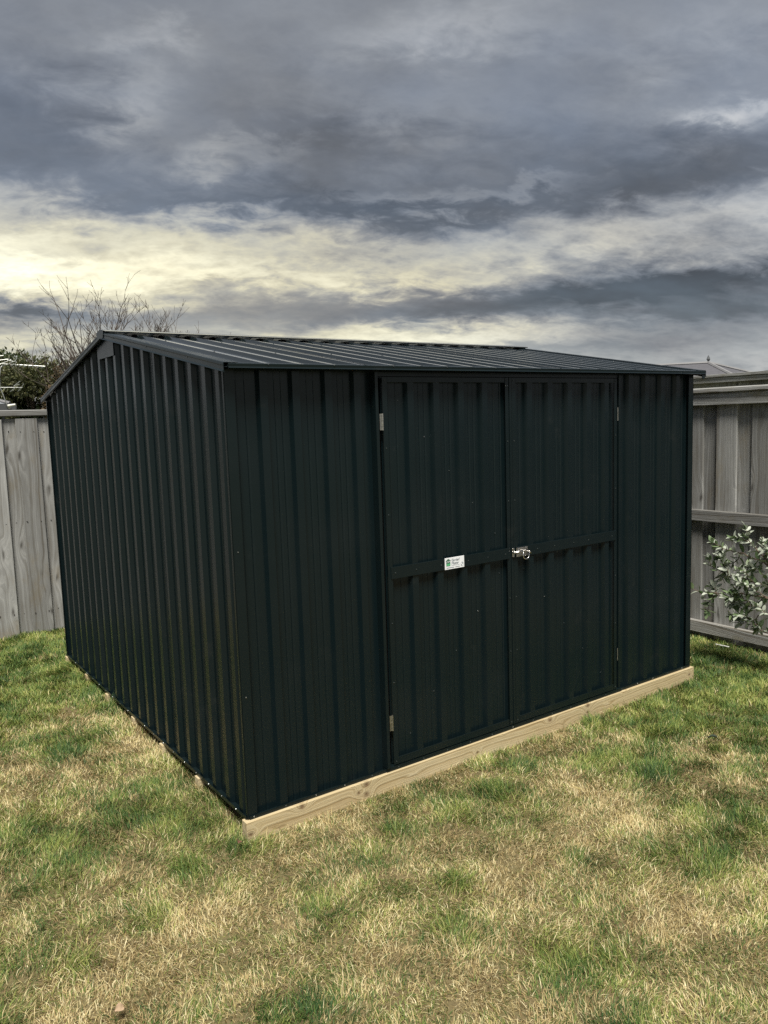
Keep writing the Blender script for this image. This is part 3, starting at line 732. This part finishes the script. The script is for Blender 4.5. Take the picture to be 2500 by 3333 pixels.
isg = (gr_[ti]+rng.normal(0, .06, N) > rng.random(N)).astype(np.float32)
tintv = np.clip(rng.normal(.5, .29, N)+.35*(tone_[ti]-.5), 0, 1)
T3 = np.empty((N, 5, 3), np.float32); T3[:, :, 0] = isg[:, None]; T3[:, :, 1] = tintv[:, None]; T3[:, :, 2] = np.array([0, 0, .6, .6, 1.])[None]
at = me.attributes.new('tint', 'FLOAT_VECTOR', 'POINT'); at.data.foreach_set('vector', T3.ravel())
a2 = me.attributes.new('tone', 'FLOAT', 'POINT'); a2.data.foreach_set('value', np.repeat(tone_[ti], 5).astype(np.float32))
grass = bpy.data.objects.new('grass', me); col.objects.link(grass)
tag(grass, 'patchy lawn of dry straw-coloured and green grass around the shed', 'grass', kind='stuff')

# ------------------------------------------------------------------ plants
def polar(az_deg, dist, el_deg=None, z=None):
    a = math.radians(az_deg); p = Vector((CAM.x+dist*math.sin(a), CAM.y+dist*math.cos(a), 0))
    p.z = z if z is not None else CAM.z+dist*math.tan(math.radians(el_deg)); return p
BARK = simple('grey bark', (.085, .068, .058), .9, var=.35, scale=30)
BARK2 = simple('brown bark', (.07, .052, .038), .9, var=.35, scale=40)
def leaf_mat(name, a, b, rough=.5, under=None, trans=.25):
    m_, t = mat(name)
    oi = t.node('ShaderNodeObjectInfo'); g = t.node('ShaderNodeNewGeometry')
    at = t.node('ShaderNodeAttribute', attribute_type='GEOMETRY', attribute_name='tint')
    v = t.m('FRACT', t.m('ADD', at.outputs['Fac'], oi.outputs['Random']))
    c = t.ramp(v, [(0, a), (1, b)])
    if under: c = t.mix(g.outputs['Backfacing'], c, under)
    t.put(t.b.inputs['Base Color'], c); t.b.inputs['Roughness'].default_value = rough; t.b.inputs['Specular IOR Level'].default_value = .4
    tr = t.node('ShaderNodeBsdfTranslucent'); t.put(tr.inputs[0], c); ms = t.node('ShaderNodeMixShader'); ms.inputs[0].default_value = trans
    t.l.new(t.b.outputs[0], ms.inputs[1]); t.l.new(tr.outputs[0], ms.inputs[2]); t.l.new(ms.outputs[0], t.out.inputs[0])
    return m_
LF1 = leaf_mat('evergreen leaves', (.028, .050, .020), (.075, .105, .035), .45)
LF2 = leaf_mat('olive leaves', (.040, .055, .020), (.115, .115, .045), .5)
LF3 = leaf_mat('rusty leaves', (.060, .050, .024), (.14, .095, .05), .55)

def leaf_cloud(centers, radii, n, size, seed, flat_=1.0):
    """n small folded leaves through a set of lobes"""
    R_ = np.random.default_rng(seed); centers = np.array(centers); radii = np.array(radii)
    w = radii[:, 0]*radii[:, 1]*radii[:, 2]; idx = R_.choice(len(centers), n, p=w/w.sum())
    v = R_.normal(size=(n, 3)); v /= np.linalg.norm(v, axis=1)[:, None]; rr = R_.random(n)**.45
    p = centers[idx]+v*rr[:, None]*radii[idx]
    p += .12*(R_.random((n, 3))-.5)
    d1 = R_.normal(size=(n, 3))+v*.9+np.array([0, 0, .35]); d1 /= np.linalg.norm(d1, axis=1)[:, None]
    d2 = np.cross(d1, R_.normal(size=(n, 3))); d2 /= np.linalg.norm(d2, axis=1)[:, None]
    nn = np.cross(d1, d2); s_ = (size*(.6+.8*R_.random(n)))[:, None]
    V = np.stack([p, p+d1*s_*.5+d2*s_*.26+nn*s_*.06, p+d1*s_, p+d1*s_*.5-d2*s_*.26+nn*s_*.06], 1).reshape(-1, 3)
    F = np.arange(4*n).reshape(n, 4); t = np.repeat(R_.random(n), 4)
    return V, F, t
def leaf_object(name, data, mat_, parent):
    V, F, t = data
    me_ = bpy.data.meshes.new(name); me_.from_pydata(V.tolist(), [], F.tolist()); me_.update(); me_.materials.append(mat_)
    a = me_.attributes.new('tint', 'FLOAT', 'POINT'); a.data.foreach_set('value', t.astype(np.float32))
    return mesh_obj(name, me_, None, parent)
def evergreen(base, h, rx_, seed, mat_, label, n=9000, size=.075, lobes=26, sprigs=14):
    R_ = random.Random(seed); root = tag(empty('evergreen_tree', base), label, 'tree', 'trees beyond the fences')
    tr = MB(); tips = []
    tr.tube([(0, 0, -.1), (.03, .02, h*.3), (-.02, .03, h*.6), (.02, 0, h*.85)], [.10, .08, .05, .02], 8)
    C = []; RR = []
    for k in range(lobes):
        a = R_.uniform(0, 2*math.pi); f = math.sqrt(R_.random()); zz = R_.uniform(.12, .90)*h
        w = rx_*(1-.35*max(0, zz/h-.55)/.45)
        c = Vector((math.cos(a)*f*w*.8, math.sin(a)*f*w*.8, zz)); C.append(tuple(c)); r_ = R_.uniform(.34, .56)*rx_*.75; RR.append((r_, r_, r_*R_.uniform(.6, .95)))
        tr.tube([(0, 0, max(.1, zz*.6)), tuple(c*.55+Vector((0, 0, zz*.35))), tuple(c)], [.03, .02, .008], 5)
    V, F, t = leaf_cloud(C, RR, n, size, seed)
    sp = []
    for k in range(sprigs):         # upright sprigs that break the skyline
        a = R_.uniform(0, 2*math.pi); f = math.sqrt(R_.random())*rx_*.8; hh = R_.uniform(.12, .30); b0 = Vector((f*math.cos(a), f*math.sin(a), h*R_.uniform(.84, .93)))
        tip = b0+Vector((R_.uniform(-.05, .05), R_.uniform(-.05, .05), hh)); tr.tube([tuple(b0-Vector((0, 0, .2))), tuple(b0), tuple(tip)], [.006, .005, .003], 4)
        sp += [(tuple(b0+(tip-b0)*q_), (.035, .035, .05)) for q_ in (.3, .55, .8, 1.0)]
    if sp:
        V2, F2, t2 = leaf_cloud([s_[0] for s_ in sp], [s_[1] for s_ in sp], sprigs*34, size*.8, seed+5)
        F = np.concatenate([F, F2+len(V)]); V = np.concatenate([V, V2]); t = np.concatenate([t, t2])
    tr.build('trunk', BARK2, root, fix=False)
    leaf_object('crown', (V, F, t), mat_, root)
    return root
evergreen(polar(7.6, 19.0, z=GZ), 3.55, 1.55, 3, LF1, 'dark evergreen tree beyond the rear fence, behind the aerial', 30000, .10, 34, 16)
evergreen(polar(11.3, 18.2, z=GZ), 3.30, 1.25, 4, LF2, 'olive green leafy tree beyond the rear fence with upright sprigs', 26000, .085, 32, 34)
evergreen(polar(14.6, 17.6, z=GZ), 3.05, 1.15, 5, LF3, 'rusty brown tree beyond the rear fence next to the gable', 22000, .085, 30, 24)
evergreen(polar(3.2, 19.5, z=GZ), 3.6, 1.7, 6, LF1, 'dark evergreen tree at the far left beyond the rear fence', 16000, .11, 28, 16)

def bare_tree(base, label, seed, shoots, trunk_h, spread, hmax, main=None):
    R_ = random.Random(seed); root = tag(empty('bare_tree', base), label, 'tree', 'trees beyond the fences')
    tr = MB(); tr.tube([(0, 0, -.1), (.02, .0, trunk_h*.5), (0, .02, trunk_h)], [.11, .085, .07], 9)
    tr.build('trunk', BARK, root, smooth=True, fix=False)
    tw = MB()
    def branch(p, dirv, length, rad, lvl):
        pts = [p]; d_ = dirv.normalized(); n_ = 5; cur = p
        for j in range(n_):
            d_ = (d_+Vector((R_.gauss(0, .10), R_.gauss(0, .10), R_.gauss(.03, .06)))).normalized(); cur = cur+d_*length/n_; pts.append(cur)
        tw.tube([tuple(q_) for q_ in pts], [max(.0018, rad*(1-.75*j/n_)) for j in range(n_+1)], 5 if lvl < 2 else 4, cap=False)
        if lvl < 3:
            for _ in range(R_.randint(*((4, 7), (3, 5), (1, 3))[lvl])):
                j = R_.randint(1, n_); q_ = pts[j]; sd_ = Vector((R_.gauss(0, 1), R_.gauss(0, 1), R_.uniform(.1, 1.0))).normalized()
                nd = (d_*.8+sd_*.75).normalized(); branch(q_, nd, length*R_.uniform(.25, .48), rad*.45*(1-.5*j/n_)+.0018, lvl+1)
    for k in range(shoots):
        a = R_.uniform(0, 2*math.pi); s_ = R_.random()
        st = Vector((R_.uniform(-.12, .12)*spread, R_.uniform(-.12, .12)*spread, trunk_h*R_.uniform(.8, 1.0)))
        dv_ = Vector((math.cos(a)*s_*spread, math.sin(a)*s_*spread, 1.0))
        branch(st, dv_, (hmax-trunk_h)*R_.uniform(.45, 1.0), R_.uniform(.011, .019), 0)
    for (vx, vy, vz, ln) in (main or []):
        branch(Vector((0, 0, trunk_h)), Vector((vx, vy, vz)), ln, .016, 1)
    tw.build('branches', BARK, root, fix=False)
    return root
# direction helper: right in the picture at that azimuth
bare_tree(polar(16.0, 11.6, z=GZ), 'bare tree with long whippy shoots above the shed gable', 21, 84, 1.75, .78, 3.15, [(-.62, .1, .9, 1.25), (-.30, -.1, 1.0, 1.6), (-.5, .2, 1.0, 1.3), (-.22, .1, 1.0, 1.75), (-.34, .15, .9, 1.45), (-.45, .1, .9, 1.2)])
bare_tree(polar(19.6, 12.2, z=GZ), 'bare twiggy tree poking above the shed ridge', 22, 60, 2.0, 1.05, 3.25)

# feijoa-like shrub by the right fence
LFEI = leaf_mat('grey green leaves', (.075, .125, .052), (.20, .265, .135), .45, under=(.40, .44, .36), trans=.15)
shrub = tag(empty('feijoa_shrub', (3.50, -.66, GZ)), 'young shrub with grey-green leaves in front of the right-hand fence', 'shrub')
sx0 = Vector((3.50, -.66, GZ))
R_ = random.Random(5)
def leaf_mesh(L_, Wd, curl):
    V = []; F = []; n_ = 5
    for i in range(n_+1):
        t = i/n_; w = Wd*math.sin(math.pi*min(1, t*.92+.06))**.8; zz = -curl*t*t*L_; fold = .25*w
        V += [(t*L_, -w, zz+fold), (t*L_, 0, zz), (t*L_, w, zz+fold)]
        if i: b = 3*(i-1); F += [(b, b+1, b+4, b+3), (b+1, b+2, b+5, b+4)]
    me_ = bpy.data.meshes.new('leaf'); me_.from_pydata(V, [], F); me_.update(); me_.materials.append(LFEI)
    me_.polygons.foreach_set('use_smooth', [True]*len(me_.polygons))
    a = me_.attributes.new('tint', 'FLOAT', 'POINT')
    return me_
leafm = [leaf_mesh(.050, .0125, .15), leaf_mesh(.042, .0115, .3), leaf_mesh(.036, .010, .1), leaf_mesh(.056, .0135, .25)]
BR = simple('shrub bark', (.115, .085, .06), .85, var=.3, scale=60)
brm = MB(); nleaf = 0; inner = MB(); n_parts = [0]
def put_leaf(p, dirv, under):
    global nleaf
    nleaf += 1
    x_ = dirv.normalized(); up = Vector((R_.gauss(0, .5), R_.gauss(0, .5), 1.0 if not under else -1.0)); y_ = up.cross(x_).normalized(); z_ = x_.cross(y_)
    mm = Matrix((( x_.x, y_.x, z_.x, p.x-sx0.x), (x_.y, y_.y, z_.y, p.y-sx0.y), (x_.z, y_.z, z_.z, p.z-sx0.z), (0, 0, 0, 1)))
    s_ = R_.uniform(.85, 1.2)
    mm = mm @ Matrix.Diagonal((s_, s_, s_, 1)); lm = leafm[R_.randrange(4)]
    if p.y > -.40 and n_parts[0] < 290:
        n_parts[0] += 1; o = mesh_obj('leaf', lm, None, shrub); o.matrix_local = mm
    else:
        inner.add([tuple(mm @ v.co) for v in lm.vertices], [tuple(q_.vertices) for q_ in lm.polygons])
def twig(pts, r0, leaves=True, dens=1.0, wh=.18):
    pts = [Vector(p) for p in pts]; sm = []
    for i in range(len(pts)-1):
        for k in range(5): sm.append(pts[i].lerp(pts[i+1], k/5)+Vector((R_.gauss(0, .004), R_.gauss(0, .004), R_.gauss(0, .004))))
    sm.append(pts[-1]); n_ = len(sm)
    brm.tube([tuple(p-sx0) for p in sm], [max(.0011, r0*(1-.8*i/n_)) for i in range(n_)], 6)
    if not leaves: return
    a = R_.random()*6
    for i in range(max(2, n_//4), n_):
        if R_.random() > dens: continue
        t = (sm[min(i+1, n_-1)]-sm[i-1]).normalized(); a += 1.57
        for s_ in (0, math.pi):
            pv = t.orthogonal().normalized(); pv.rotate(__import__('mathutils').Quaternion(t, a+s_+R_.gauss(0, .3)))
            put_leaf(sm[i], pv*.9+t*.55+Vector((0, 0, .15)), R_.random() < wh)
    for _ in range(4): put_leaf(sm[-1], (sm[-1]-sm[-4]).normalized()+Vector((R_.gauss(0, .55), R_.gauss(0, .55), R_.gauss(.1, .4))), R_.random() < wh+.15)
root = (3.50, -.66, GZ); k1 = (3.50, -.60, .16); k2 = (3.49, -.46, .40); k3 = (3.48, -.36, .58)
twig([root, k1, k2, k3], .013, False)
twig([k3, (3.46, -.27, .68), (3.45, -.17, .78), (3.45, -.15, .86)], .006)
twig([k3, (3.46, -.26, .66), (3.45, -.13, .70), (3.44, .0, .72), (3.44, .07, .75)], .006)
twig([k2, (3.46, -.33, .50), (3.45, -.20, .53), (3.44, -.05, .55), (3.44, .08, .59), (3.44, .10, .64)], .006)
twig([k2, (3.45, -.30, .44), (3.44, -.14, .44), (3.43, .04, .42), (3.42, .14, .40), (3.41, .23, .43)], .006, dens=.55)
twig([(3.44, .04, .42), (3.43, .08, .36), (3.42, .09, .29)], .003, wh=.85)
twig([k1, (3.47, -.45, .26), (3.46, -.28, .34), (3.45, -.12, .38), (3.44, .03, .40)], .006)
twig([k1, (3.48, -.42, .20), (3.46, -.26, .22), (3.45, -.18, .28), (3.45, -.15, .34)], .006)
twig([(3.46, -.28, .34), (3.45, -.22, .28), (3.44, -.14, .24), (3.43, -.10, .26)], .004)
twig([k3, (3.50, -.38, .74), (3.49, -.34, .82)], .005)
twig([(3.46, -.26, .66), (3.52, -.20, .62), (3.54, -.12, .60)], .004)
twig([(3.45, -.20, .53), (3.50, -.12, .48), (3.52, -.04, .47)], .004)
twig([(3.46, -.33, .50), (3.47, -.26, .58), (3.46, -.20, .62)], .004)
twig([(3.45, -.13, .70), (3.48, -.06, .63), (3.49, .0, .60)], .004)
twig([(3.44, -.14, .44), (3.48, -.08, .36), (3.50, -.03, .34)], .004)
twig([(3.44, -.05, .55), (3.42, -.02, .63), (3.42, .0, .66)], .004)
twig([(3.46, -.28, .34), (3.42, -.18, .40), (3.41, -.10, .45)], .004)
twig([(3.47, -.45, .26), (3.40, -.36, .33), (3.37, -.28, .40)], .004)
twig([(3.45, -.30, .44), (3.40, -.22, .50), (3.38, -.16, .53)], .004)
for (a, b) in (((3.45, -.17, .78), (3.40, -.10, .80)), ((3.46, -.27, .68), (3.52, -.22, .78)), ((3.44, .0, .72), (3.47, .04, .66)), ((3.45, -.20, .53), (3.40, -.14, .60)), ((3.44, -.05, .55), (3.48, .02, .52)), ((3.44, .03, .40), (3.46, .08, .46)),
               ((3.44, -.14, .44), (3.39, -.08, .40)), ((3.45, -.12, .38), (3.50, -.06, .42)), ((3.46, -.26, .22), (3.52, -.20, .20)), ((3.45, -.18, .28), (3.40, -.10, .30)), ((3.46, -.33, .50), (3.53, -.27, .48)), ((3.45, -.30, .44), (3.52, -.22, .38)), ((3.49, -.46, .40), (3.46, -.36, .60)), ((3.48, -.36, .58), (3.44, -.30, .74))):
    a = Vector(a); b = Vector(b); twig([a, a.lerp(b, .5)+Vector((0, 0, .015)), b], .0035)
brm.build('branches', BR, shrub, smooth=True, fix=False)
o = inner.build('inner_leaves', LFEI, shrub, smooth=True, fix=False); o.data.attributes.new('tint', 'FLOAT', 'POINT').data.foreach_set('value', np.repeat(rng.random(len(o.data.vertices)//18+1), 18)[:len(o.data.vertices)].astype(np.float32)); tag(o, kind='stuff')

# fallen leaves and litter
DEAD = simple('dead brown leaf', (.16, .075, .05), .8, var=.4, scale=60); DEAD2 = simple('dark green leaf', (.03, .045, .03), .5, var=.3, scale=60); DEAD3 = simple('pale dry leaf', (.42, .30, .19), .8, var=.3, scale=60)
def fallen(x, y, rz, s_, m_, label, tilt=.5):
    V = []; F = []; n_ = 6
    for i in range(n_+1):
        t = i/n_; w = .42*math.sin(math.pi*min(1, t*.9+.07))**.8
        zz = .18*math.sin(t*3.1)
        V += [(t-.5, -w, zz+.16), (t-.5, -w*.5, zz+.05), (t-.5, 0, zz), (t-.5, w*.5, zz+.07), (t-.5, w, zz+.2)]
        if i:
            b = 5*(i-1); F += [(b+j, b+j+1, b+j+6, b+j+5) for j in range(4)]
    o = mesh_obj('fallen_leaf', ([(a*s_, b*s_, c*s_) for a, b, c in V], F), m_, None, (x, y, float(ground_h(x, y))+.036), (tilt, .25, rz), True)
    return tag(o, label, 'leaf', 'leaves fallen on the lawn')
fallen(-.068, -.045, 1.1, .030, DEAD, 'reddish brown fallen leaf near the shed\'s front corner')
fallen(-.735, -.68, .4, .030, DEAD3, 'pale brown fallen leaf at the bottom left of the lawn')
fallen(2.29, -.66, 2.0, .045, DEAD2, 'dark fallen leaf on the grass at the right', .05)
o = MB().cbox(-.006, .006, -.05, .05, 0, .005, .001).build('plastic_strip', simple('white plastic', (.75, .75, .72), .5), None, loc=(3.80, .21, GZ+.035), rot=(0, 0, .05))
tag(o, 'thin white plastic strip in the grass below the right-hand fence', 'plastic strip')

# ------------------------------------------------------------------ beyond the fences
RIRON = simple('pale roof iron', (.26, .28, .30), .5, var=.08, scale=3); WALLD = simple('dark cladding', (.035, .042, .05), .7, var=.2, scale=5)
FASC = simple('dark fascia', (.075, .08, .085), .5, var=.1, scale=6); GREYROOF = simple('grey tiled roof', (.085, .085, .095), .75, var=.12, scale=5); RIDGE = simple('ridge tiles', (.20, .20, .205), .7, var=.12, scale=4)
hl = tag(empty('neighbour_house', (.96, 9.9, GZ)), 'low house with pale roof and dark fascia beyond the rear fence', 'house')
ez = 2.06-GZ; w_, d_ = 7.0, 5.0
mb = MB(); r1, r2 = (-w_+d_/2, d_/2), (-d_/2, d_/2); hz = ez+d_/2*.36
mb.add([(-w_, 0, ez), (0, 0, ez), (0, d_, ez), (-w_, d_, ez), (r1[0], r1[1], hz), (r2[0], r2[1], hz)], [(0, 1, 5, 4), (1, 2, 5), (2, 3, 4, 5), (3, 0, 4), (0, 3, 2, 1)])
mb.build('roof', RIRON, hl)
mb = MB(); mb.tube([(0, 0, ez+.012), (r2[0], r2[1], hz+.012)], .03, 6); mb.build('hip_capping', RIDGE, hl)
MB().box(-w_-.05, .06, -.09, -.001, ez-.10, ez+.005).build('fascia', FASC, hl); MB().box(.001, .09, -.0005, d_, ez-.10, ez+.005).build('fascia', FASC, hl)
MB().box(-w_+.35, -.35, .35, d_-.35, 0, ez-.002).build('wall', WALLD, hl)
for x in (-.30, -.12): MB().box(x, x+.035, .0, .04, 0, ez-.102).build('post', FASC, hl)
# aerial on the fascia
ant = tag(empty('tv_aerial', (.90, 9.78, 2.0)), 'bent television aerial standing on the neighbour\'s fascia', 'aerial')
AL = simple('dull aluminium', (.45, .46, .44), .45, .8, var=.2, scale=30); WHP = simple('white plastic', (.75, .74, .68), .5)
k = .00076
def A(px, py, dy_=0.): return ((px-215)*k, dy_, (1390-py)*k)
MB().tube([A(235, 1400), A(215, 1340), A(160, 1130), A(118, 980), A(125, 800), A(160, 620), A(200, 570)], .0075, 6).build('mast', AL, ant, smooth=True)
mb = MB(); mb.tube([A(-500, 520, .1), A(330, 555, 0), A(930, 600, -.12)], .006, 6); mb.build('boom', AL, ant)
for i in range(8):
    x_ = 380+78*i; MB().tube([A(x_-22, 568+5*i+12, .06), A(x_+26, 568+5*i-14, -.09)], .0048, 5).build('element', AL, ant)
for (a, b) in (((-200, 440), (215, 400)), ((-200, 530), (300, 465)), ((-150, 700), (350, 470)), ((150, 620), (430, 490)), ((300, 470), (440, 520))):
    MB().tube([A(*a, .05), A(*b, -.05)], .0052, 5).build('element', AL, ant)
MB().tube([A(115, 1000), A(520, 1000)], .007, 6).build('arm', AL, ant)
for (a, b) in (((370, 975), (480, 880)), ((470, 1060), (540, 930)), ((300, 1080), (390, 1000)), ((440, 1070), (470, 1010)), ((390, 960), (460, 940))):
    MB().tube([A(*a, .03), A(*b, -.03)], .006, 5).build('element', AL, ant)
mb = MB(); mb.tube([A(225, 1350, -.02), A(350, 1330, -.06)], [.018, .014], 8); mb.tube([A(260, 1345), A(255, 1405)], .012, 6); mb.build('bracket', WHP, ant)
# hip-roofed house on the right
hp = polar(57.67, 46.0, 3.16); fwd_h = Vector((math.sin(math.radians(57.67)), math.cos(math.radians(57.67)), 0)); rt_h = Vector((fwd_h.y, -fwd_h.x, 0))
hr = tag(empty('neighbour_house', (hp.x, hp.y, GZ)), 'distant house with grey hip roof and finial above the right-hand fence', 'house')
az0 = hp.z-GZ
def Hc(r_, f, z_): v = rt_h*r_+fwd_h*f; return (v.x, v.y, z_)
roofz = az0-1.15
E_ = [Hc(-10.5, -4.2, roofz), Hc(1.6, -3.6, roofz), Hc(4.4, 3.6, roofz), Hc(-9.5, 4.2, roofz)]
AP = Hc(0, 0, az0); AP2 = Hc(-7.0, .3, az0+.05)
mb = MB(); mb.add(E_+[AP, AP2], [(0, 1, 4, 5), (1, 2, 4), (2, 3, 5, 4), (3, 0, 5), (0, 3, 2, 1)]); mb.build('roof', GREYROOF, hr)
for a, b in ((AP, AP2), (AP, E_[1]), (AP, E_[2])): MB().tube([Vector(a)+Vector((0, 0, .02)), Vector(b)+Vector((0, 0, .02))], .09, 6).build('ridge_capping', RIDGE, hr)
mb = MB(); mb.tube([(0, 0, az0), (0, 0, az0+.12), (0, 0, az0+.2), (0, 0, az0+.42)], [.06, .05, .10, .015], 8); mb.build('finial', FASC, hr)
wv = [Vector(p)*.93 for p in E_]
mb = MB(); mb.add([(p.x, p.y, 0) for p in wv]+[(p.x, p.y, roofz-.02) for p in wv], [(0,1,5,4),(1,2,6,5),(2,3,7,6),(3,0,4,7)]); mb.build('wall', simple('brick wall', (.28, .22, .18), .8), hr)
# far hill with a house
HILL = simple('wooded hill', (.035, .045, .05), .95, var=.5, scale=.05)
mb = MB(); n_ = 80; prof = []
for i in range(n_):
    a_ = 40+50*i/(n_-1); e_ = 2.0+.45*math.exp(-((a_-61.2)/2.6)**2)+.25*math.exp(-((a_-72)/8)**2)+.05*(fbm(np.array([a_]), np.array([3.]), 1.8, 71)[0]-.5)*4
    p0 = polar(a_, 420, z=GZ-2); p1 = polar(a_, 520, e_); p2 = polar(a_, 640, z=GZ-2); prof.append((p0, p1, p2))
for i in range(n_-1):
    a, b = prof[i], prof[i+1]; mb.add([a[0], b[0], b[1], a[1], a[2], b[2]], [(0, 1, 2, 3), (3, 2, 5, 4)])
tag(mb.build('hill', HILL), kind='structure')
fh = polar(60.95, 300, 2.25); fhb = tag(empty('white_house', (fh.x, fh.y, GZ)), 'tiny white building far off over the right-hand fence', 'house')
MB().box(-3.2, 3.2, -2.5, 2.5, 0, fh.z-GZ+.25).build('wall', simple('white render', (.8, .8, .8), .7), fhb)
mb = MB(); zt = fh.z-GZ+.26; mb.add([(-3.6, -2.8, zt), (3.6, -2.8, zt), (3.6, 2.8, zt), (-3.6, 2.8, zt), (-2, 0, zt+.5), (2, 0, zt+.5)], [(0, 1, 5, 4), (1, 2, 5), (2, 3, 4, 5), (3, 0, 4), (0, 3, 2, 1)]); mb.build('roof', simple('pale roof', (.55, .57, .6), .6), fhb)
